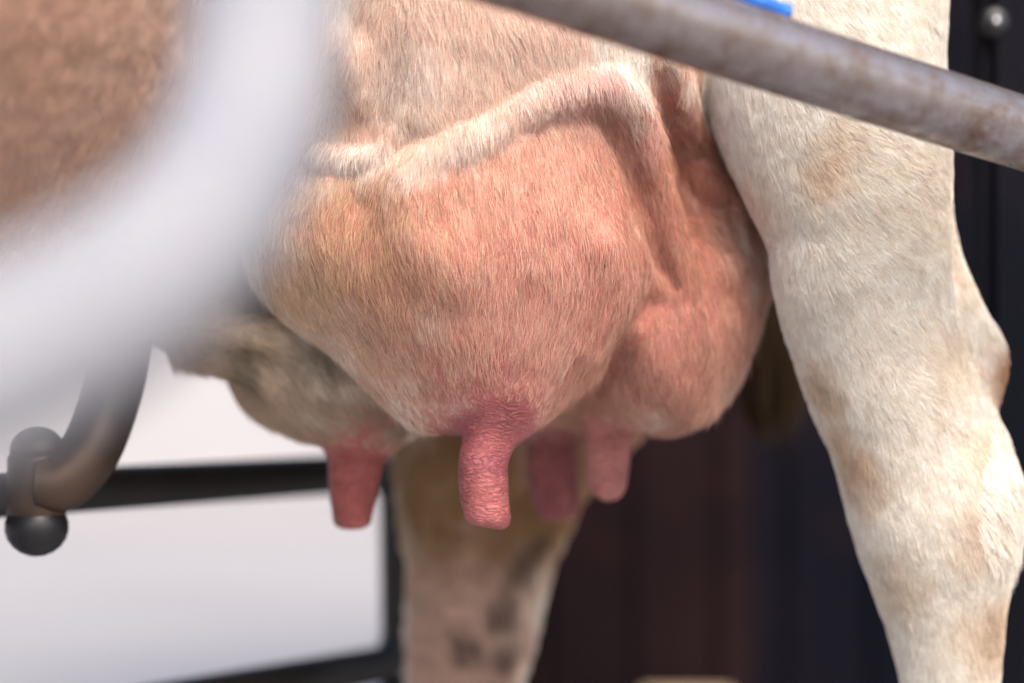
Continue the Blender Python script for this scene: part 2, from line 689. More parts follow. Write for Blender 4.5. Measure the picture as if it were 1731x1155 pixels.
def seg_sd(p, a, b, ra, rb):
    ab = b - a
    t = np.clip(((p - a) @ ab) / (ab @ ab), 0, 1)
    return np.linalg.norm(p - a - t[:, None] * ab, axis=1) - (ra + (rb - ra) * t)


def begin():
    PR.append(('begin', None, None, 0, None, None, 1))


def end(k):
    PR.append(('end', None, None, k, None, None, 1))


def sdf(p):
    d = np.full(len(p), 1.0)
    stack = []
    pmin, pmax = p.min(0), p.max(0)
    i = 0
    while i < len(PR):
        op, kind, data, k, lo, hi, cnt = PR[i]
        if op == 'begin':
            stack.append(d); d = np.full(len(p), 1.0); i += 1
            continue
        if op == 'end':
            c0_ = stack.pop(); i += 1
            h = np.clip(0.5 + 0.5 * (d - c0_) / k, 0, 1)
            d = d * (1 - h) + c0_ * h - k * h * (1 - h)
            continue
        grp = PR[i:i + cnt]
        if (i, len(PR)) not in BOX:
            BOX[(i, len(PR))] = (np.min([g_[4] for g_ in grp], axis=0), np.max([g_[5] for g_ in grp], axis=0))
        lo, hi = BOX[(i, len(PR))]
        mg = 0.05 + k
        i += cnt
        if (pmin > hi + mg).any() or (pmax < lo - mg).any(): continue
        ix = np.nonzero(np.all((p > lo - mg) & (p < hi + mg), axis=1))[0]
        if not len(ix): continue
        q = p[ix]
        if kind == 'cap':
            e = np.full(len(q), 9.0)
            for g_ in grp:
                if (pmin > g_[5] + mg).any() or (pmax < g_[4] - mg).any(): continue
                e = np.minimum(e, seg_sd(q, *g_[2]))
        else:
            c_, r_, E = data
            w = (q - c_) @ E.T
            k0 = np.linalg.norm(w / r_, axis=1)
            k1 = np.linalg.norm(w / (r_ * r_), axis=1)
            e = k0 * (k0 - 1.0) / np.maximum(k1, 1e-6)
        c0_ = d[ix]
        if op == '+':
            h = np.clip(0.5 + 0.5 * (e - c0_) / k, 0, 1)
            d[ix] = e * (1 - h) + c0_ * h - k * h * (1 - h)
        else:
            e = -e
            h = np.clip(0.5 - 0.5 * (e - c0_) / k, 0, 1)
            d[ix] = e * (1 - h) + c0_ * h + k * h * (1 - h)
    return d


# trunk, in the cow's own frame (forward, near side, up)
zb = H
local_chain([(-0.36, 0, zb + 0.52, 0.20), (-0.20, 0.0, zb + 0.46, 0.27), (0.06, 0.0, zb + 0.37, 0.325), (0.40, 0.02, zb + 0.345, 0.375), (0.75, 0, zb + 0.37, 0.34),
             (1.05, 0, zb + 0.40, 0.27)], 0.05)
local_chain([(1.05, 0, zb + 0.45, 0.21), (1.35, 0, zb + 0.60, 0.14), (1.55, 0, zb + 0.70, 0.115)], 0.10)         # neck
local_chain([(1.55, 0, zb + 0.72, 0.115), (1.72, 0, zb + 0.60, 0.09), (1.88, 0, zb + 0.47, 0.065)], 0.05)        # head
for s_ in (-1, 1):
    local_chain([(1.52, s_ * 0.08, zb + 0.80, 0.03), (1.47, s_ * 0.20, zb + 0.79, 0.035), (1.46, s_ * 0.26, zb + 0.77, 0.012)], 0.02)  # ear
    local_chain([(1.0, s_ * 0.15, zb + 0.25, 0.14), (0.98, s_ * 0.14, zb + 0.0, 0.075), (0.97, s_ * 0.14, zb - 0.2, 0.052), (0.98, s_ * 0.14, zb - 0.24, 0.055),
                 (0.97, s_ * 0.14, 0.16, 0.036), (0.97, s_ * 0.14, 0.12, 0.045), (1.0, s_ * 0.14, 0.05, 0.045)], 0.05)   # foreleg

# udder: far side and belly first, then the near side in front of them
ell(620, 590, 0.18, 230, 140, 0.10, 0.03, rot=-16)          # far front quarter
chain([(640, 560, 0.18, 150), (450, 500, 0.15, 125), (250, 440, 0.10, 130), (60, 400, 0.0, 140)], 0.03)
chain([(595, 620, 0.155, 120), (608, 715, 0.15, 58)], 0.03)
chain([(330, 560, 0.10, 26), (430, 560, 0.085, 26), (520, 585, 0.10, 26), (600, 610, 0.11, 20)], 0.015)   # folds under the belly
chain([(310, 600, 0.125, 20), (420, 620, 0.11, 24), (520, 640, 0.11, 22)], 0.015)
ell(960, 600, 0.25, 170, 130, 0.10, 0.02)                   # far rear quarter
begin()
ell(790, 60, 0.13, 470, 330, 0.165, 0.06)                   # flank above the udder
ell(800, 400, 0.10, 345, 270, 0.125, 0.05, rot=8)           # near front quarter
chain([(815, 500, 0.075, 215), (835, 600, 0.055, 140), (845, 680, 0.05, 72)], 0.035)
ell(560, 400, 0.10, 130, 120, 0.09, 0.04, rot=-25)
chain([(470, 425, 0.07, 40), (520, 480, 0.06, 40), (590, 545, 0.055, 38), (650, 620, 0.055, 34), (715, 690, 0.055, 26)], 0.03)   # rim of the fore udder
begin()
ell(1112, 525, 0.142, 166, 205, 0.095, 0.02, rot=-6)        # near rear quarter
chain([(1125, 60, 0.13, 125), (1150, 220, 0.135, 122), (1166, 340, 0.135, 114), (1172, 450, 0.135, 110)], 0.03)
end(0.016)
chain([(900, 380, 0.22, 260), (900, 520, 0.23, 190)], 0.03)
end(0.008)


# milk veins and folds on the near side
def vein(pts, k=0.012, sink=0.35):
    """pts: (px, py, r_px): a cord lying under the skin, raised above it"""
    dd = on_skin(pts)
    chain([(q[0], q[1], dd[i] + q[2] * S(0) * (q[3] if len(q) > 3 else sink), q[2]) for i, q in enumerate(pts)], k)


vein([(540, 262, 11), (600, 272, 12), (640, 262, 10), (668, 236, 8), (690, 190, 5)], 0.007, 0.1)
vein([(630, 306, 9, .9), (680, 292, 13, .5), (730, 272, 15, .3), (790, 243, 17, .2), (860, 205, 18, .15), (930, 165, 20, .05), (990, 146, 24, -.1), (1038, 146, 27, -.3), (1074, 178, 28, -.5), (1097, 240, 27, -.8),
      (1113, 310, 26, -1.1), (1131, 380, 25, -1.2), (1148, 432, 20, -.6), (1160, 478, 12, .4)], 0.011)
vein([(715, 0, 12), (722, 90, 14), (712, 180, 10)], 0.018, 0.75)
vein([(560, 60, 20), (600, 150, 16)], 0.018, 0.75)
vein([(700, 340, 24), (715, 400, 20), (760, 450, 12)], 0.03, 0.85)
vein([(1020, 420, 14), (1035, 500, 18), (1000, 580, 12)], 0.02, 0.7)
vein([(1128, 90, 24), (1155, 170, 22), (1182, 250, 20), (1195, 320, 16)], 0.008, 0.25)
vein([(1190, 300, 22), (1225, 345, 24), (1240, 400, 18)], 0.010, 0.55)
vein([(1180, 430, 16), (1205, 465, 18), (1230, 440, 14)], 0.014, 0.75)
vein([(1090, 560, 16), (1130, 640, 22), (1190, 690, 14)], 0.02, 0.7)


def furrow(pts, k=0.006, sink=0.0):
    dd = on_skin(pts)
    chain([(q[0], q[1], dd[i] + q[2] * S(0) * sink, q[2]) for i, q in enumerate(pts)], k, '-')


furrow([(900, 222, 8), (950, 198, 12), (1000, 190, 16), (1032, 208, 20), (1056, 258, 21), (1077, 328, 20), (1098, 396, 18), (1120, 450, 13), (1140, 484, 8)], 0.006, 0.15)
furrow([(1110, 520, 8), (1060, 590, 9), (1000, 660, 8)], 0.016)
furrow([(1120, 120, 8), (1128, 190, 10), (1150, 280, 10), (1165, 360, 10)], 0.01)
furrow([(1240, 350, 14), (1255, 400, 14)], 0.008)

# teats, blunt at the end
chain([(857, 645, 0.055, 86), (846, 690, 0.045, 66), (830, 735, 0.038, 48), (818, 780, 0.034, 43), (817, 830, 0.033, 42), (823, 872, 0.033, 37)], 0.008)
chain([(612, 722, 0.145, 60), (602, 775, 0.143, 47), (597, 830, 0.142, 41), (595, 875, 0.142, 34)], 0.008)
chain([(1032, 690, 0.165, 48), (1028, 760, 0.165, 40), (1024, 812, 0.165, 33)], 0.010)
chain([(930, 690, 0.24, 48), (934, 780, 0.24, 42), (940, 850, 0.24, 36)], 0.010)
ell(832, 914, 0.033, 60, 24, 0.03, 0.005, '-', rot=14)
ell(600, 925, 0.142, 60, 28, 0.03, 0.010, '-', rot=8)
ell(944, 896, 0.24, 60, 20, 0.03, 0.006, '-')

# near hind leg
LEG0 = len(PR)
chain([(1350, -420, 0.17, 270), (1372, -200, 0.115, 225), (1388, -60, 0.085, 212), (1392, 120, 0.068, 202), (1425, 260, 0.062, 180), (1448, 370, 0.062, 155), (1458, 480, 0.064, 147),
       (1490, 610, 0.07, 138), (1526, 710, 0.075, 133), (1549, 800, 0.078, 128), (1571, 875, 0.08, 130), (1588, 970, 0.083, 113), (1599, 1060, 0.085, 94), (1606, 1155, 0.087, 80), (1610, 1260, 0.088, 72),
       (1612, 1450, 0.09, 70), (1608, 1750, 0.09, 76), (1600, 1930, 0.09, 92), (1575, 2030, 0.09, 84), (1555, 2090, 0.09, 95)], 0.004, res=6)
chain([(1500, 150, 0.09, 84), (1532, 240, 0.092, 62), (1548, 330, 0.095, 54), (1574, 440, 0.095, 50), (1610, 535, 0.092, 52), (1656, 606, 0.092, 46), (1630, 690, 0.09, 48), (1610, 770, 0.085, 70)], 0.020, res=5)
ell(1632, 860, 0.082, 72, 120, 0.04, 0.03)
LEG1 = len(PR)
# far hind leg
chain([(1010, 250, 0.34, 330), (950, 520, 0.35, 235), (850, 720, 0.36, 182), (820, 850, 0.36, 146), (809, 950, 0.36, 120), (797, 1050, 0.36, 108), (785, 1155, 0.36, 94),
       (775, 1400, 0.36, 80), (770, 1650, 0.36, 84), (765, 1740, 0.36, 92), (745, 1815, 0.36, 85)], 0.02)
# rump joining trunk and thighs
local_chain([(-0.24, 0.13, zb + 0.47, 0.19), (-0.20, 0.16, zb + 0.36, 0.13)], 0.05)
local_chain([(-0.20, -0.14, zb + 0.45, 0.19), (-0.06, -0.16, zb + 0.20, 0.15)], 0.05)


def axis(lo, hi, flo, fhi, fine, coarse):
    a = [flo]
    while a[-1] < fhi: a.append(a[-1] + fine)
    st = fine
    while a[-1] < hi:
        st = min(st * 1.15, coarse); a.append(a[-1] + st)
    b = [flo]; st = fine
    while b[-1] > lo:
        st = min(st * 1.15, coarse); b.append(b[-1] - st)
    a = np.array(b[:0:-1] + a)
    return a


def build_skin():
    los = np.min([q_[4] for q_ in PR if q_[4] is not None], axis=0) - 0.05
    his = np.max([q_[5] for q_ in PR if q_[5] is not None], axis=0) + 0.05
    FN = 0.0032
    ax = [axis(los[0], his[0], -0.40, 0.34, FN, 0.016), axis(los[1], his[1], -0.12, 0.42, FN, 0.010), axis(los[2], his[2], H - 0.24, H + 0.24, FN, 0.016)]
    BS = 8
    ax = [np.concatenate([a, a[-1] + 0.016 * np.arange(1, (-(len(a) - 1)) % BS + 1)]) for a in ax]
    n = [len(a) for a in ax]
    nb = [(m - 1) // BS for m in n]
    cen = [(a[:-1:BS][:b] + a[BS::BS][:b]) / 2 for a, b in zip(ax, nb)]
    half = [(a[BS::BS][:b] - a[:-1:BS][:b]) / 2 for a, b in zip(ax, nb)]
    C = np.stack(np.meshgrid(*cen, indexing='ij'), -1).reshape(-1, 3)
    Hh = np.stack(np.meshgrid(*half, indexing='ij'), -1).reshape(-1, 3)
    dC = sdf(C)
    diag = np.linalg.norm(Hh, axis=1)
    keep = np.abs(dC) < diag * 1.3 + 0.005
    F = np.empty(n, np.float32)
    # far blocks: just the sign
    sg = np.where(dC.reshape(nb) < 0, -1.0, 1.0)
    F[:-1, :-1, :-1] = np.repeat(np.repeat(np.repeat(sg, BS, 0), BS, 1), BS, 2)
    F[-1] = 1; F[:, -1] = 1; F[:, :, -1] = 1
    idx = np.nonzero(keep)[0]
    bi = np.stack(np.unravel_index(idx, nb), -1)
    bi = bi[np.lexsort((bi[:, 2] // 5, bi[:, 1] // 5, bi[:, 0] // 5))]
    off = np.stack(np.meshgrid(*[np.arange(BS + 1)] * 3, indexing='ij'), -1).reshape(-1, 3)
    for s0 in range(0, len(idx), 90):
        I = (bi[s0:s0 + 90, None, :] * BS + off[None]).reshape(-1, 3)
        pts = np.stack([ax[0][I[:, 0]], ax[1][I[:, 1]], ax[2][I[:, 2]]], -1)
        F[I[:, 0], I[:, 1], I[:, 2]] = sdf(pts)
    s = F < 0
    cs = np.zeros([m - 1 for m in n], np.uint8)
    for a in (0, 1):
        for b in (0, 1):
            for c_ in (0, 1):
                cs += s[a:n[0] - 1 + a, b:n[1] - 1 + b, c_:n[2] - 1 + c_]
    act = (cs > 0) & (cs < 8)
    ci = np.stack(np.nonzero(act), -1)
    vid = np.full(act.shape, -1, np.int32)
    vid[act] = np.arange(len(ci))
    acc = np.zeros((len(ci), 3)); cnt = np.zeros(len(ci))
    corners = [(a, b, c_) for a in (0, 1) for b in (0, 1) for c_ in (0, 1)]
    for A_ in corners:
        for dim in range(3):
            if A_[dim]: continue
            B_ = list(A_); B_[dim] = 1
            ia = ci + np.array(A_); ib = ci + np.array(B_)
            fa = F[ia[:, 0], ia[:, 1], ia[:, 2]]; fb = F[ib[:, 0], ib[:, 1], ib[:, 2]]
            m = (fa < 0) != (fb < 0)
            t = np.where(m, fa / np.where(m, fa - fb, 1), 0)
            pa = np.stack([ax[k][ia[:, k]] for k in range(3)], -1)
            pb = np.stack([ax[k][ib[:, k]] for k in range(3)], -1)
            acc[m] += (pa + (pb - pa) * t[:, None])[m]; cnt[m] += 1
    V = acc / np.maximum(cnt, 1)[:, None]
    Q = []
    for dim in range(3):
        o1, o2 = [(1, 2), (2, 0), (0, 1)][dim]
        sl0 = [slice(1, -1)] * 3; sl1 = [slice(1, -1)] * 3
        sl0[dim] = slice(0, n[dim] - 1); sl1[dim] = slice(1, n[dim])
        e = s[tuple(sl0)] != s[tuple(sl1)]
        ei = np.stack(np.nonzero(e), -1)
        for k in range(3):
            if k != dim: ei[:, k] += 1
        ins = s[ei[:, 0], ei[:, 1], ei[:, 2]]
        d1 = np.zeros(3, int); d1[o1] = 1
        d2 = np.zeros(3, int); d2[o2] = 1
        g4 = [ei - d1 - d2, ei - d2, ei, ei - d1]
        q4 = np.stack([vid[x[:, 0], x[:, 1], x[:, 2]] for x in g4], -1)
        q4[~ins] = q4[~ins][:, ::-1]
        Q.append(q4)
    Q = np.concatenate(Q)
    Q = Q[(Q >= 0).all(1)]
    return V, Q


def grad(V, e=0.0012):
    """direction out of the body and distance from its surface"""
    od = np.lexsort((np.floor(V[:, 2] / 0.12), np.floor(V[:, 1] / 0.12), np.floor(V[:, 0] / 0.12)))
    g_ = np.zeros_like(V); dd = np.zeros(len(V))
    for s0 in range(0, len(V), 20000):
        ix = od[s0:s0 + 20000]
        p = V[ix]
        dd[ix] = sdf(p)
        for k in range(3):
            dv = np.zeros(3); dv[k] = e
            g_[ix, k] = sdf(p + dv) - sdf(p - dv)
    return g_ / np.maximum(np.linalg.norm(g_, axis=1), 1e-9)[:, None], dd


V, Q = build_skin()
G, DS = grad(V)
V = V - G * np.clip(DS, -0.004, 0.004)[:, None]
W = wrl(V)                        # world positions
NW = G @ ROT                      # world normals
# gentle unevenness of flesh
near = np.exp(-np.maximum(0, np.abs(W[:, 2] - H) - 0.25) / 0.05)
bumps = (vnoise(W, 0.035, 3) - 0.5) * 0.004 + (vnoise(W, 0.014, 4) - 0.5) * 0.0018
lsd = np.full(len(V), 9.0)
for q_ in PR[LEG0:LEG1]:
    if q_[1] == 'cap':
        lsd = np.minimum(lsd, seg_sd(V, *q_[2]))
    else:
        w_ = (V - q_[2][0]) @ q_[2][2].T
        lsd = np.minimum(lsd, (np.linalg.norm(w_ / q_[2][1], axis=1) - 1) * q_[2][1].min())
legd = np.clip((0.006 - lsd) / 0.003, 0, 1)          # 1 on the near hind leg
W = W + NW * (bumps * near * (1 - 0.6 * legd))[:, None]
V = loc(W)


# ---- colours: patches of skin and coat on the body
def blobs(pts, base, items):
    """items: (px, py, dy, radius_px, rgb, weight)"""
    col = np.tile(np.array(base, float), (len(pts), 1))
    wob = 1 + 0.5 * (vnoise(pts, 0.02, 11) - 0.5) + 0.4 * (vnoise(pts, 0.007, 12) - 0.5)
    for (px, py, dy, r_, rgb, wt) in items:
        c_ = P(px, py, dy); s_ = S(dy) * r_
        d2 = np.linalg.norm(pts - c_, axis=1) / s_ * wob
        w = wt * np.clip(1.5 - d2, 0, 1)
        w = w * w * (3 - 2 * w) if wt >= 1 else w
        col = col * (1 - w[:, None]) + np.array(rgb) * w[:, None]
    return col


PINK = (0.47, 0.18, 0.135)
ROSE = (0.44, 0.145, 0.12)  # brick rose, darkened to paint in the shade on the rear quarter
TEAT = (0.35, 0.10, 0.118)
WHITE = (0.86, 0.775, 0.69)
TAN = (0.40, 0.24, 0.13)
BROWN = (0.30, 0.17, 0.10)
GREY = (0.27, 0.25, 0.19)
SKIN = [
    (800, 330, 0.05, 420, PINK, 1), (880, 520, 0.03, 200, ROSE, 0.7), (1120, 560, 0.05, 210, ROSE, 1), (1180, 300, 0.03, 170, ROSE, 1),
    (820, 10, -0.02, 240, (0.68, 0.45, 0.38), 1), (640, 150, -0.02, 140, (0.68, 0.47, 0.41), 0.9), (620, 268, -0.03, 45, (0.74, 0.56, 0.51), 1), (710, 282, -0.03, 40, (0.74, 0.56, 0.51), 1), (790, 240, -0.03, 40, (0.74, 0.56, 0.51), 1), (880, 190, -0.03, 42, (0.72, 0.48, 0.43), 1),  # the small pale spots along the vein paint its highlight
    (970, 148, -0.02, 45, (0.70, 0.40, 0.37), 1), (1060, 155, -0.02, 50, (0.68, 0.32, 0.29), 0.9), (720, 680, 0.06, 120, PINK, 1), (1010, 720, 0.15, 110, ROSE, 1), (740, 720, 0.10, 60, PINK, 1), (1090, 735, 0.15, 120, ROSE, 1), (1090, 735, 0.25, 120, ROSE, 1), (980, 600, 0.2, 160, ROSE, 1),
    (480, 560, 0.12, 240, (0.42, 0.36, 0.28), 0.9), (560, 620, 0.08, 120, (0.10, 0.115, 0.08), 0.5), (640, 690, 0.1, 120, (0.16, 0.16, 0.12), 0.5),
    (830, 790, 0.02, 130, TEAT, 1), (826, 875, 0.035, 90, (0.45, 0.135, 0.135), 1), (834, 891, 0.03, 10, (0.10, 0.05, 0.035), 1), (845, 690, 0.02, 60, (0.38, 0.10, 0.10), 0.8), (610, 720, 0.12, 70, (0.42, 0.15, 0.12), 0.8), (598, 820, 0.13, 110, (0.36, 0.095, 0.085), 1),
    (1027, 790, 0.165, 110, (0.58, 0.24, 0.22), 1), (935, 810, 0.24, 120, (0.30, 0.09, 0.095), 1),
]
COAT = [
    (880, 470, 0.08, 350, (0.72, 0.44, 0.335), 1), (920, 620, 0.08, 130, (0.72, 0.41, 0.335), 1), (1080, 735, 0.2, 130, (0.60, 0.34, 0.25), 1),
    (980, 620, 0.28, 330, (0.60, 0.37, 0.28), 1), 
    (850, 380, 0.0, 260, (0.74, 0.47, 0.36), 1), (600, 400, 0.0, 150, (0.64, 0.42, 0.28), 0.9), (1000, 380, 0.0, 150, (0.76, 0.47, 0.37), 0.8),
    (500, 470, 0.03, 90, (0.68, 0.50, 0.36), 1), (640, 570, 0.05, 80, (0.66, 0.46, 0.34), 0.7), (800, 560, 0.03, 120, (0.62, 0.42, 0.32), 0.4),
    (920, 540, 0.02, 150, (0.76, 0.43, 0.35), 0.7), (1140, 560, 0.07, 230, (0.62, 0.36, 0.28), 1), (1190, 300, 0.06, 170, (0.52, 0.28, 0.20), 1),
    (450, 600, 0.16, 250, (0.62, 0.48, 0.37), 1), (600, 715, 0.14, 75, (0.60, 0.36, 0.29), 0.8), (400, 575, 0.09, 70, (0.66, 0.55, 0.42), 0.8), (560, 575, 0.1, 75, (0.10, 0.13, 0.10), 0.8), (690, 660, 0.12, 80, (0.16, 0.17, 0.13), 0.7), (410, 625, 0.11, 40, (0.14, 0.15, 0.11), 0.7), (560, 670, 0.12, 90, (0.42, 0.34, 0.26), 0.6),
    (330, 520, 0.1, 120, (0.40, 0.30, 0.22), 0.6), (450, 470, 0.1, 60, (0.12, 0.07, 0.05), 0.7),
    (1385, 300, 0.0, 42, (0.62, 0.43, 0.29), 0.5), (1410, 240, 0.0, 45, (0.68, 0.53, 0.40), 0.4), (1290, 330, 0.05, 60, (0.74, 0.56, 0.46), 0.6),
    (1540, 330, 0.05, 110, (0.76, 0.65, 0.53), 0.6), (1700, 630, 0.09, 55, (0.38, 0.19, 0.09), 0.9), (1430, 830, 0.04, 60, (0.50, 0.33, 0.19), 0.6), (1400, 760, 0.05, 60, (0.52, 0.35, 0.21), 0.6),
    (1360, 660, 0.04, 50, (0.50, 0.36, 0.22), 0.7), (1655, 890, 0.05, 60, (0.52, 0.34, 0.20), 0.6), (1690, 1060, 0.06, 60, (0.48, 0.34, 0.22), 0.7), (1660, 780, 0.05, 60, (0.60, 0.48, 0.32), 0.5),
    (1590, 600, 0.05, 70, (0.64, 0.50, 0.35), 0.5), (1500, 1000, 0.05, 60, (0.58, 0.46, 0.34), 0.5), (1600, 480, 0.08, 40, (0.56, 0.43, 0.32), 0.5),
    (815, 850, 0.30, 190, (0.36, 0.22, 0.11), 1), (780, 1100, 0.30, 170, (0.56, 0.39, 0.32), 1), (720, 800, 0.3, 60, (0.45, 0.30, 0.17), 0.7),
    (885, 960, 0.315, 34, (0.12, 0.08, 0.065), 0.75), (850, 1040, 0.315, 36, (0.12, 0.085, 0.07), 0.75), (790, 1085, 0.315, 30, (0.09, 0.06, 0.05), 0.8), (860, 1110, 0.315, 38, (0.10, 0.07, 0.06), 0.8),
    (920, 920, 0.315, 32, (0.12, 0.08, 0.06), 0.7), (840, 900, 0.315, 30, (0.14, 0.09, 0.06), 0.7),
    (-10, 140, -0.25, 520, (0.62, 0.41, 0.32), 1), (260, 250, -0.1, 260, (0.62, 0.42, 0.33), 0.8), (60, 190, -0.3, 60, (0.20, 0.10, 0.07), 0.7), (170, 60, -0.3, 70, (0.22, 0.12, 0.08), 0.5), (100, 60, -0.3, 60, (0.60, 0.42, 0.34), 0.6), (40, 380, -0.3, 90, (0.34, 0.18, 0.10), 0.6),
    (820, -20, -0.03, 215, (0.86, 0.62, 0.52), 1), (640, 120, -0.03, 150, (0.84, 0.63, 0.54), 0.9), (600, 225, -0.02, 45, (0.58, 0.38, 0.31), 0.6), (590, 30, -0.02, 60, (0.62, 0.42, 0.34), 0.5), (680, 140, -0.03, 60, (0.84, 0.69, 0.62), 0.7),
]
VEIN_COAT_HIGHLIGHT = [(560, 260, 32, (0.86, 0.78, 0.74), 0.6), (600, 268, 32, (0.86, 0.79, 0.76), 0.65), (640, 262, 28, (0.86, 0.77, 0.73), 0.6), (690, 288, 28, (0.85, 0.74, 0.69), 0.7), (740, 266, 28, (0.86, 0.74, 0.69), 0.55),  # pale hair along the vein, with the highlight on its ridge painted in
             (790, 240, 29, (0.86, 0.74, 0.69), 0.55), (840, 212, 29, (0.85, 0.73, 0.68), 0.55), (890, 182, 30, (0.84, 0.68, 0.63), 0.55), (950, 150, 34, (0.82, 0.60, 0.55), 0.7), (1030, 140, 46, (0.78, 0.49, 0.45), 0.7),
             (1095, 240, 38, (0.76, 0.48, 0.42), 0.6)]
for q_, d_ in zip(VEIN_COAT_HIGHLIGHT, on_skin(VEIN_COAT_HIGHLIGHT)):
    COAT.append((q_[0], q_[1], d_, q_[2], q_[3], q_[4]))
COAT_LEG = [q_ for q_ in COAT if q_[0] > 1280]
COAT_BODY = [q_ for q_ in COAT if q_[0] <= 1280]
sk = blobs(W, WHITE, SKIN) * (1 - legd[:, None]) + np.array([0.60, 0.47, 0.40]) * legd[:, None]
bald = np.zeros(len(W))         # where the skin is bare
for (px, py, dy, r_) in ((822, 800, 0.035, 105), (598, 820, 0.145, 80), (1027, 792, 0.165, 80), (935, 800, 0.24, 100), (846, 705, 0.03, 52)):
    d_ = np.linalg.norm((W - P(px, py, dy)) * np.array([1.0, 0.8, 1.0]), axis=1) / (S(dy) * r_)
    bald = np.maximum(bald, np.clip((1.3 - d_) / 0.5, 0, 1))

me = bpy.data.meshes.new('body')
me.vertices.add(len(V)); me.vertices.foreach_set('co', V.astype(np.float32).ravel())
me.loops.add(len(Q) * 4); me.loops.foreach_set('vertex_index', Q.astype(np.int32).ravel())
me.polygons.add(len(Q)); me.polygons.foreach_set('loop_start', np.arange(0, len(Q) * 4, 4, dtype=np.int32))
me.update(calc_edges=True)
me.validate()
# outside the finely haired part the coat's colour lies on the skin itself
coat_here = blobs(W, WHITE, COAT_BODY) * (1 - legd[:, None]) + blobs(W, WHITE, COAT_LEG) * legd[:, None]
fz = np.clip((np.abs(W[:, 2] - H) - 0.27) / 0.06, 0, 1)
fx = np.clip((np.abs(W[:, 0]) - 0.40) / 0.06, 0, 1)
under = np.clip(np.maximum(fz, fx), 0, 1)
pinkness = np.clip((sk[:, 0] / np.maximum(sk[:, 1], 0.02) - 1.25) / 0.6, 0, 1)
mixw = np.clip(under + (1 - pinkness) * 0.8, 0, 1)[:, None]
vd = W[:, 1] + D0
vpx = 865.5 + W[:, 0] / (U * np.maximum(vd, 0.2) / D0); vpy = 577.5 - (W[:, 2] - H) / (U * np.maximum(vd, 0.2) / D0)
over = np.clip((np.maximum(np.maximum(-vpx, vpx - 1731), np.maximum(-vpy, vpy - 1155)) - 120) / 260, 0, 1)[:, None]
mixw = np.maximum(mixw, over)
skc = sk * (1 - mixw) + coat_here * mixw * (0.9 - 0.42 * over)  # outer skin darkened, painting the self-shadowing of hair that is missing there
ca = me.attributes.new('skin', 'FLOAT_COLOR', 'POINT')
ca.data.foreach_set('color', np.concatenate([skc, np.ones((len(V), 1))], 1).astype(np.float32).ravel())
ta = me.attributes.new('teat', 'FLOAT', 'POINT')
ta.data.foreach_set('value', bald.astype(np.float32))

cow = empty('cow', ORG)
cow.rotation_euler = Matrix(ROT.T.tolist()).to_euler()
tag(cow, 'cream and tan cow with a full pink udder, seen from its near side', 'cow')
bpy.context.view_layer.update()


def cow_part(name, data, mat):
    o = bpy.data.objects.new(name, data)
    COL.objects.link(o)
    o.parent = cow
    if mat: data.materials.append(mat)
    return o


body = cow_part('body', me, M['skin'])
me.polygons.foreach_set('use_smooth', np.ones(len(Q), bool))

# hooves
for q_ in ((1555, 2090, 0.09), (745, 1815, 0.36)):
    b_ = loc(P(*q_))[0]
    for s_ in (-1, 1):
        hm = lathe('hoof', [(0, 0.0), (0.034, 0.0), (0.036, 0.01), (0.027, 0.075), (0, 0.085)], 16)
        o = cow_part('hoof', hm, M['hoof'])
        o.location = (b_[0] + 0.01, b_[1] + s_ * 0.024, 0.0); o.scale = (1.5, 0.72, 1)
for s0 in (-1, 1):
    for s_ in (-1, 1):
        o = cow_part('hoof', hm.copy(), None)
        o.location = (1.015, s0 * 0.14 + s_ * 0.024, 0.0); o.scale = (1.5, 0.72, 1)


# ------------------------------------------------------------------ hair
FLOW = [  # place on the body, direction of growth there (right, down)
    (620, 120, -0.02, -0.05, 1), (700, 60, -.03, .1, 1), (900, 80, -.02, .4, 1), (1080, 150, 0, .3, 1), (900, 300, -.02, .1, 1), (700, 350, -.01, .05, 1), (1000, 350, -.01, .15, 1), (560, 330, 0, -.15, 1),
    (470, 410, .03, -.6, 1), (455, 450, .04, .3, 1), (500, 490, .04, .9, .7), (570, 530, .04, .7, .7), (650, 620, .04, .45, .9), (560, 440, .02, .1, 1), (720, 640, .04, .4, 1), (750, 560, .02, .2, 1), (850, 600, .0, .02, 1),
    (950, 550, .0, -.1, 1), (1000, 600, .03, -.3, 1), (930, 660, .04, -.45, 1), (1100, 350, 0, .1, 1), (1150, 600, .05, .1, 1), (1200, 400, .06, .2, 1), (1050, 680, .1, -.2, 1),
    (450, 570, .1, 1, .15), (360, 560, .1, 1, .2), (600, 640, .09, .5, .8), (500, 680, .1, .6, .8),
    (1290, 250, .02, .15, 1), (1340, 320, .01, .3, 1), (1420, 230, 0, .8, .6), (1500, 200, 0, 1, .3), (1550, 300, .03, 1, .3), (1450, 400, 0, .8, .6), (1550, 450, .03, .9, .5), (1380, 500, .03, .3, 1),
    (1450, 600, .02, .5, 1), (1560, 620, .02, .8, .6), (1650, 580, .06, .5, .8), (1450, 800, .04, .1, 1), (1550, 900, .03, .4, 1), (1680, 850, .06, .7, .7), (1600, 1050, .03, .25, 1), (1500, 20, .0, .6, .8), (1560, 60, 0.04, 1, .5),
]
FC = np.array([P(a, b, c_) for a, b, c_, _, _ in FLOW])
FD = np.array([[dx, 0, -dz] for _, _, _, dx, dz in FLOW], float)
FD /= np.linalg.norm(FD, axis=1)[:, None]


def flow_dir(p, nrm):
    f = np.zeros((len(p), 3))
    for c_, d_ in zip(FC, FD):
        w = np.exp(-np.sum((p - c_) ** 2, axis=1) / (2 * 0.026 ** 2)) + 1e-9
        f += w[:, None] * d_
    f += np.array([0, 0, -1e-4])
    f /= np.linalg.norm(f, axis=1)[:, None]
    return f


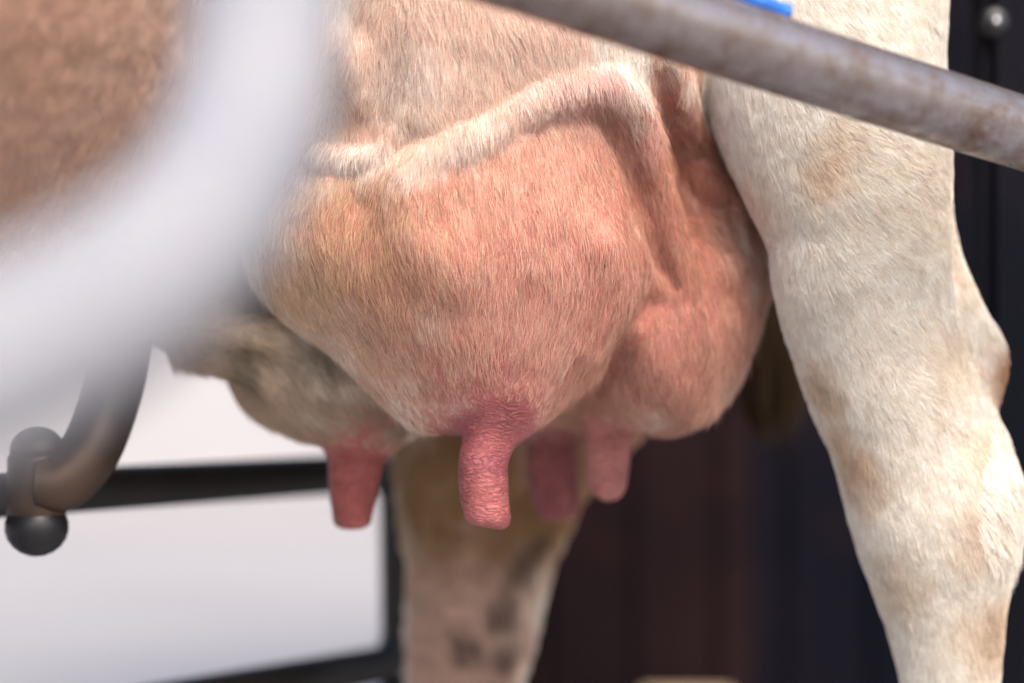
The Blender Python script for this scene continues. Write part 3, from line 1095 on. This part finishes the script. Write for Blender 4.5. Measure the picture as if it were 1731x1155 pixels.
tri = np.concatenate([Q[:, [0, 1, 2]], Q[:, [0, 2, 3]]])
tw = W[tri]
tcen = tw.mean(1)
tn = np.cross(tw[:, 1] - tw[:, 0], tw[:, 2] - tw[:, 0])
ta_ = np.linalg.norm(tn, axis=1) / 2
tn /= np.maximum(ta_ * 2, 1e-12)[:, None]
# picture coordinates of each triangle, to know how fine its coat has to be
dep = tcen[:, 1] + D0
tpx = 865.5 + tcen[:, 0] / (U * dep / D0)
tpy = 577.5 - (tcen[:, 2] - H) / (U * dep / D0)
tb_ = bald[tri].mean(1)
is_leg = legd[tri].mean(1) > 0.5


def hairs(name, mask, dens, length, rad, lift, curl, clump_n, clump_w, npts=5, seed=1, cvar=0.16, coat=None):
    r = np.random.default_rng(seed)
    w = ta_ * mask
    tot = int(w.sum() * dens)
    cum = np.cumsum(w)
    pick = np.searchsorted(cum, r.random(tot) * cum[-1])
    u1, u2 = r.random(tot), r.random(tot)
    fl = u1 + u2 > 1
    u1[fl] = 1 - u1[fl]; u2[fl] = 1 - u2[fl]
    t_ = tri[pick]
    root = W[t_[:, 0]] * (1 - u1 - u2)[:, None] + W[t_[:, 1]] * u1[:, None] + W[t_[:, 2]] * u2[:, None]
    nr = NW[t_[:, 0]] * (1 - u1 - u2)[:, None] + NW[t_[:, 1]] * u1[:, None] + NW[t_[:, 2]] * u2[:, None]
    nr /= np.linalg.norm(nr, axis=1)[:, None]
    f = flow_dir(root, nr)
    # broad and narrow swirls
    for sc_, am in ((0.022, 0.5), (0.008, 0.45), (0.003, 0.3)):
        f += am * np.stack([vnoise(root, sc_, seed * 10 + k) - 0.5 for k in range(3)], -1)
    f -= nr * np.sum(f * nr, axis=1)[:, None]
    f /= np.maximum(np.linalg.norm(f, axis=1), 1e-6)[:, None]
    side = np.cross(nr, f)
    fade = np.ones(tot)
    for (px, py, dy, r_) in ((840, 735, 0.03, 150), (604, 770, 0.145, 110), (1027, 740, 0.165, 90), (935, 740, 0.24, 90)):
        d_ = np.linalg.norm(root - P(px, py, dy), axis=1) / (S(dy) * r_)
        fade = np.minimum(fade, np.clip(d_ * 1.1 - 0.35, 0.25, 1))
    L = length * fade * (0.55 + 0.75 * r.random(tot)) * (0.75 + 0.5 * vnoise(root, 0.012, seed + 50))
    li = lift * (0.5 + vnoise(root, 0.007, seed + 60)) + 0.10 * r.standard_normal(tot) * 0.6
    sd = curl * r.standard_normal(tot)
    tt = np.linspace(0, 1, npts)
    pts = np.zeros((tot, npts, 3))
    for k, t in enumerate(tt):
        up = np.clip(li, 0.05, 1.2) * (t - 0.45 * t * t)
        pts[:, k] = root + L[:, None] * (f * (t * (1 - 0.15 * li)[:, None]) + nr * up[:, None] + side * (sd * t * t)[:, None]) + np.array([0, 0, -1]) * (L * 0.18 * t * t)[:, None]
    # tufts: tips lean towards a shared neighbour
    if clump_n:
        m = max(1, tot // clump_n)
        ci = r.choice(tot, m, replace=False)
        kd = kdtree.KDTree(m)
        for a, i in enumerate(ci): kd.insert(root[i], a)
        kd.balance()
        near_ = np.fromiter((kd.find(p_)[1] for p_ in root), np.int64, tot)
        tgt = pts[ci[near_]]
        cw = clump_w * (0.4 + 0.6 * r.random(tot))
        for k, t in enumerate(tt):
            w_ = (cw * t ** 1.3)[:, None]
            pts[:, k] += (tgt[:, k] - pts[:, k]) * w_
    col = blobs(root, WHITE, coat or COAT_BODY)
    br = 1 + cvar * r.standard_normal(tot) + 0.22 * (vnoise(root, 0.005, seed + 70) - 0.5)
    col = np.clip(col * br[:, None], 0.01, 0.86)
    lp = loc(pts.reshape(-1, 3)).astype(np.float32)
    hc = bpy.data.hair_curves.new(name)
    hc.add_curves([npts] * tot)
    hc.attributes['position'].data.foreach_set('vector', lp.ravel())
    ra = hc.attributes.get('radius') or hc.attributes.new('radius', 'FLOAT', 'POINT')
    prof = np.array([1.0, 0.95, 0.8, 0.5, 0.1]) if npts == 5 else np.linspace(1, 0.1, npts)
    rv = rad * (0.6 + 0.8 * r.random(tot))[:, None] * prof[None]
    ra.data.foreach_set('value', rv.astype(np.float32).ravel())
    cc = hc.attributes.new('hcol', 'FLOAT_COLOR', 'CURVE')
    cc.data.foreach_set('color', np.concatenate([col, np.ones((tot, 1))], 1).astype(np.float32).ravel())
    o = cow_part(name, hc, M['hair'])
    o['kind'] = 'stuff'
    return o


texc = np.maximum(np.maximum(-tpx, tpx - 1731), np.maximum(-tpy, tpy - 1155))
inframe = texc < 380
facing = np.clip((-(tn * ((tcen - np.array([0, -D0, H])) / np.linalg.norm(tcen - np.array([0, -D0, H]), axis=1)[:, None])).sum(1) + 0.35) / 0.5, 0.12, 1) * np.clip((380 - texc) / 260, 0, 1)
nearc = tcen[:, 1] < 0.30
ud = inframe & ~is_leg & (tcen[:, 1] < 0.34) & (tpx < 1330)
udm = ud * facing * np.clip(1 - tb_ * 1.3, 0, 1) ** 1.5
udm = udm * (1 + 0.9 * np.clip((tcen[:, 2] - P(0, 290, 0)[2] + (tcen[:, 0] - P(800, 0, 0)[0]) * -0.35) / 0.03, 0, 1))
blur = (tpx < 330) | (tcen[:, 1] > 0.12)
hairs('udder_hair', udm * ~blur, 0.72e6, 0.0078, 0.00009, 0.27, 0.16, 11, 0.6, seed=3, cvar=0.24)
hairs('udder_guard_hair', udm * ~blur, 0.05e6, 0.012, 0.00006, 0.5, 0.3, 0, 0, seed=8)
hairs('belly_hair', udm * blur, 0.8e6, 0.010, 0.00018, 0.25, 0.15, 14, 0.25, seed=4, cvar=0.10)
lg = inframe & is_leg
hairs('leg_hair', lg * facing, 3.2e6, 0.0072, 0.0001, 0.22, 0.14, 16, 0.5, seed=5, coat=COAT_LEG)
fl_ = inframe & ~is_leg & ~ud
hairs('far_leg_hair', fl_ * facing, 0.35e6, 0.012, 0.00026, 0.3, 0.2, 10, 0.4, seed=6)

# tail swung in behind the udder
TAIL = [(1440, -300, 0.42), (1390, 0, 0.40), (1330, 260, 0.38), (1308, 430, 0.37), (1304, 490, 0.37), (1300, 545, 0.37)]
tp = spline([Vector(loc(P(*p))[0]) for p in TAIL], 8)
tm = tube_mesh('tail', tp, list(np.linspace(0.024, 0.009, len(tp))), 14)
tail = cow_part('tail', tm, mat_plain('tail_skin', (0.07, 0.045, 0.03), 0.8, 90, 0.4))
tm.polygons.foreach_set('use_smooth', [True] * len(tm.polygons))
r = np.random.default_rng(21)
nt = 5000
tt = r.random(nt) ** 0.7
cen_ = np.array([[a_[k_] for k_ in range(3)] for a_ in tp])
idx_ = (len(tp) - 1 - (1 - tt) * 16).astype(int)
root = wrl(cen_[idx_]) + r.standard_normal((nt, 3)) * 0.006
ln = 0.045 + 0.045 * r.random(nt)
sway = r.standard_normal((nt, 3)) * np.array([0.16, 0.16, 0.05])
pts = np.stack([root + (np.array([0.02, 0, -1.0]) + sway * (0.3 + 0.7 * math.sin(k / 4 * 3.1))) * (ln * k / 4)[:, None] for k in range(5)], 1)
hc = bpy.data.hair_curves.new('switch')
hc.add_curves([5] * nt)
hc.attributes['position'].data.foreach_set('vector', loc(pts.reshape(-1, 3)).astype(np.float32).ravel())
ra = hc.attributes.get('radius') or hc.attributes.new('radius', 'FLOAT', 'POINT')
ra.data.foreach_set('value', np.tile(np.array([.0004, .0004, .00035, .0003, .00012], np.float32), nt))
tc = np.clip((root[:, 2] - P(0, 560, 0.37)[2]) / -0.02 + 0.4 * r.standard_normal(nt), 0, 1)[:, None]
tcol = np.array([0.06, 0.04, 0.025]) * (1 - tc) + np.array([0.26, 0.16, 0.075]) * tc
mid_ = np.exp(-((root[:, 2] - P(0, 575, 0.37)[2]) / 0.016) ** 2)[:, None]
tcol = tcol * (1 - 0.8 * mid_) + np.array([0.05, 0.03, 0.02]) * 0.8 * mid_
cc = hc.attributes.new('hcol', 'FLOAT_COLOR', 'CURVE')
cc.data.foreach_set('color', np.concatenate([tcol, np.ones((nt, 1))], 1).astype(np.float32).ravel())
sw = bpy.data.objects.new('switch', hc)
COL.objects.link(sw)
sw.parent = tail
hc.materials.append(M['hair'])
sw['kind'] = 'stuff'
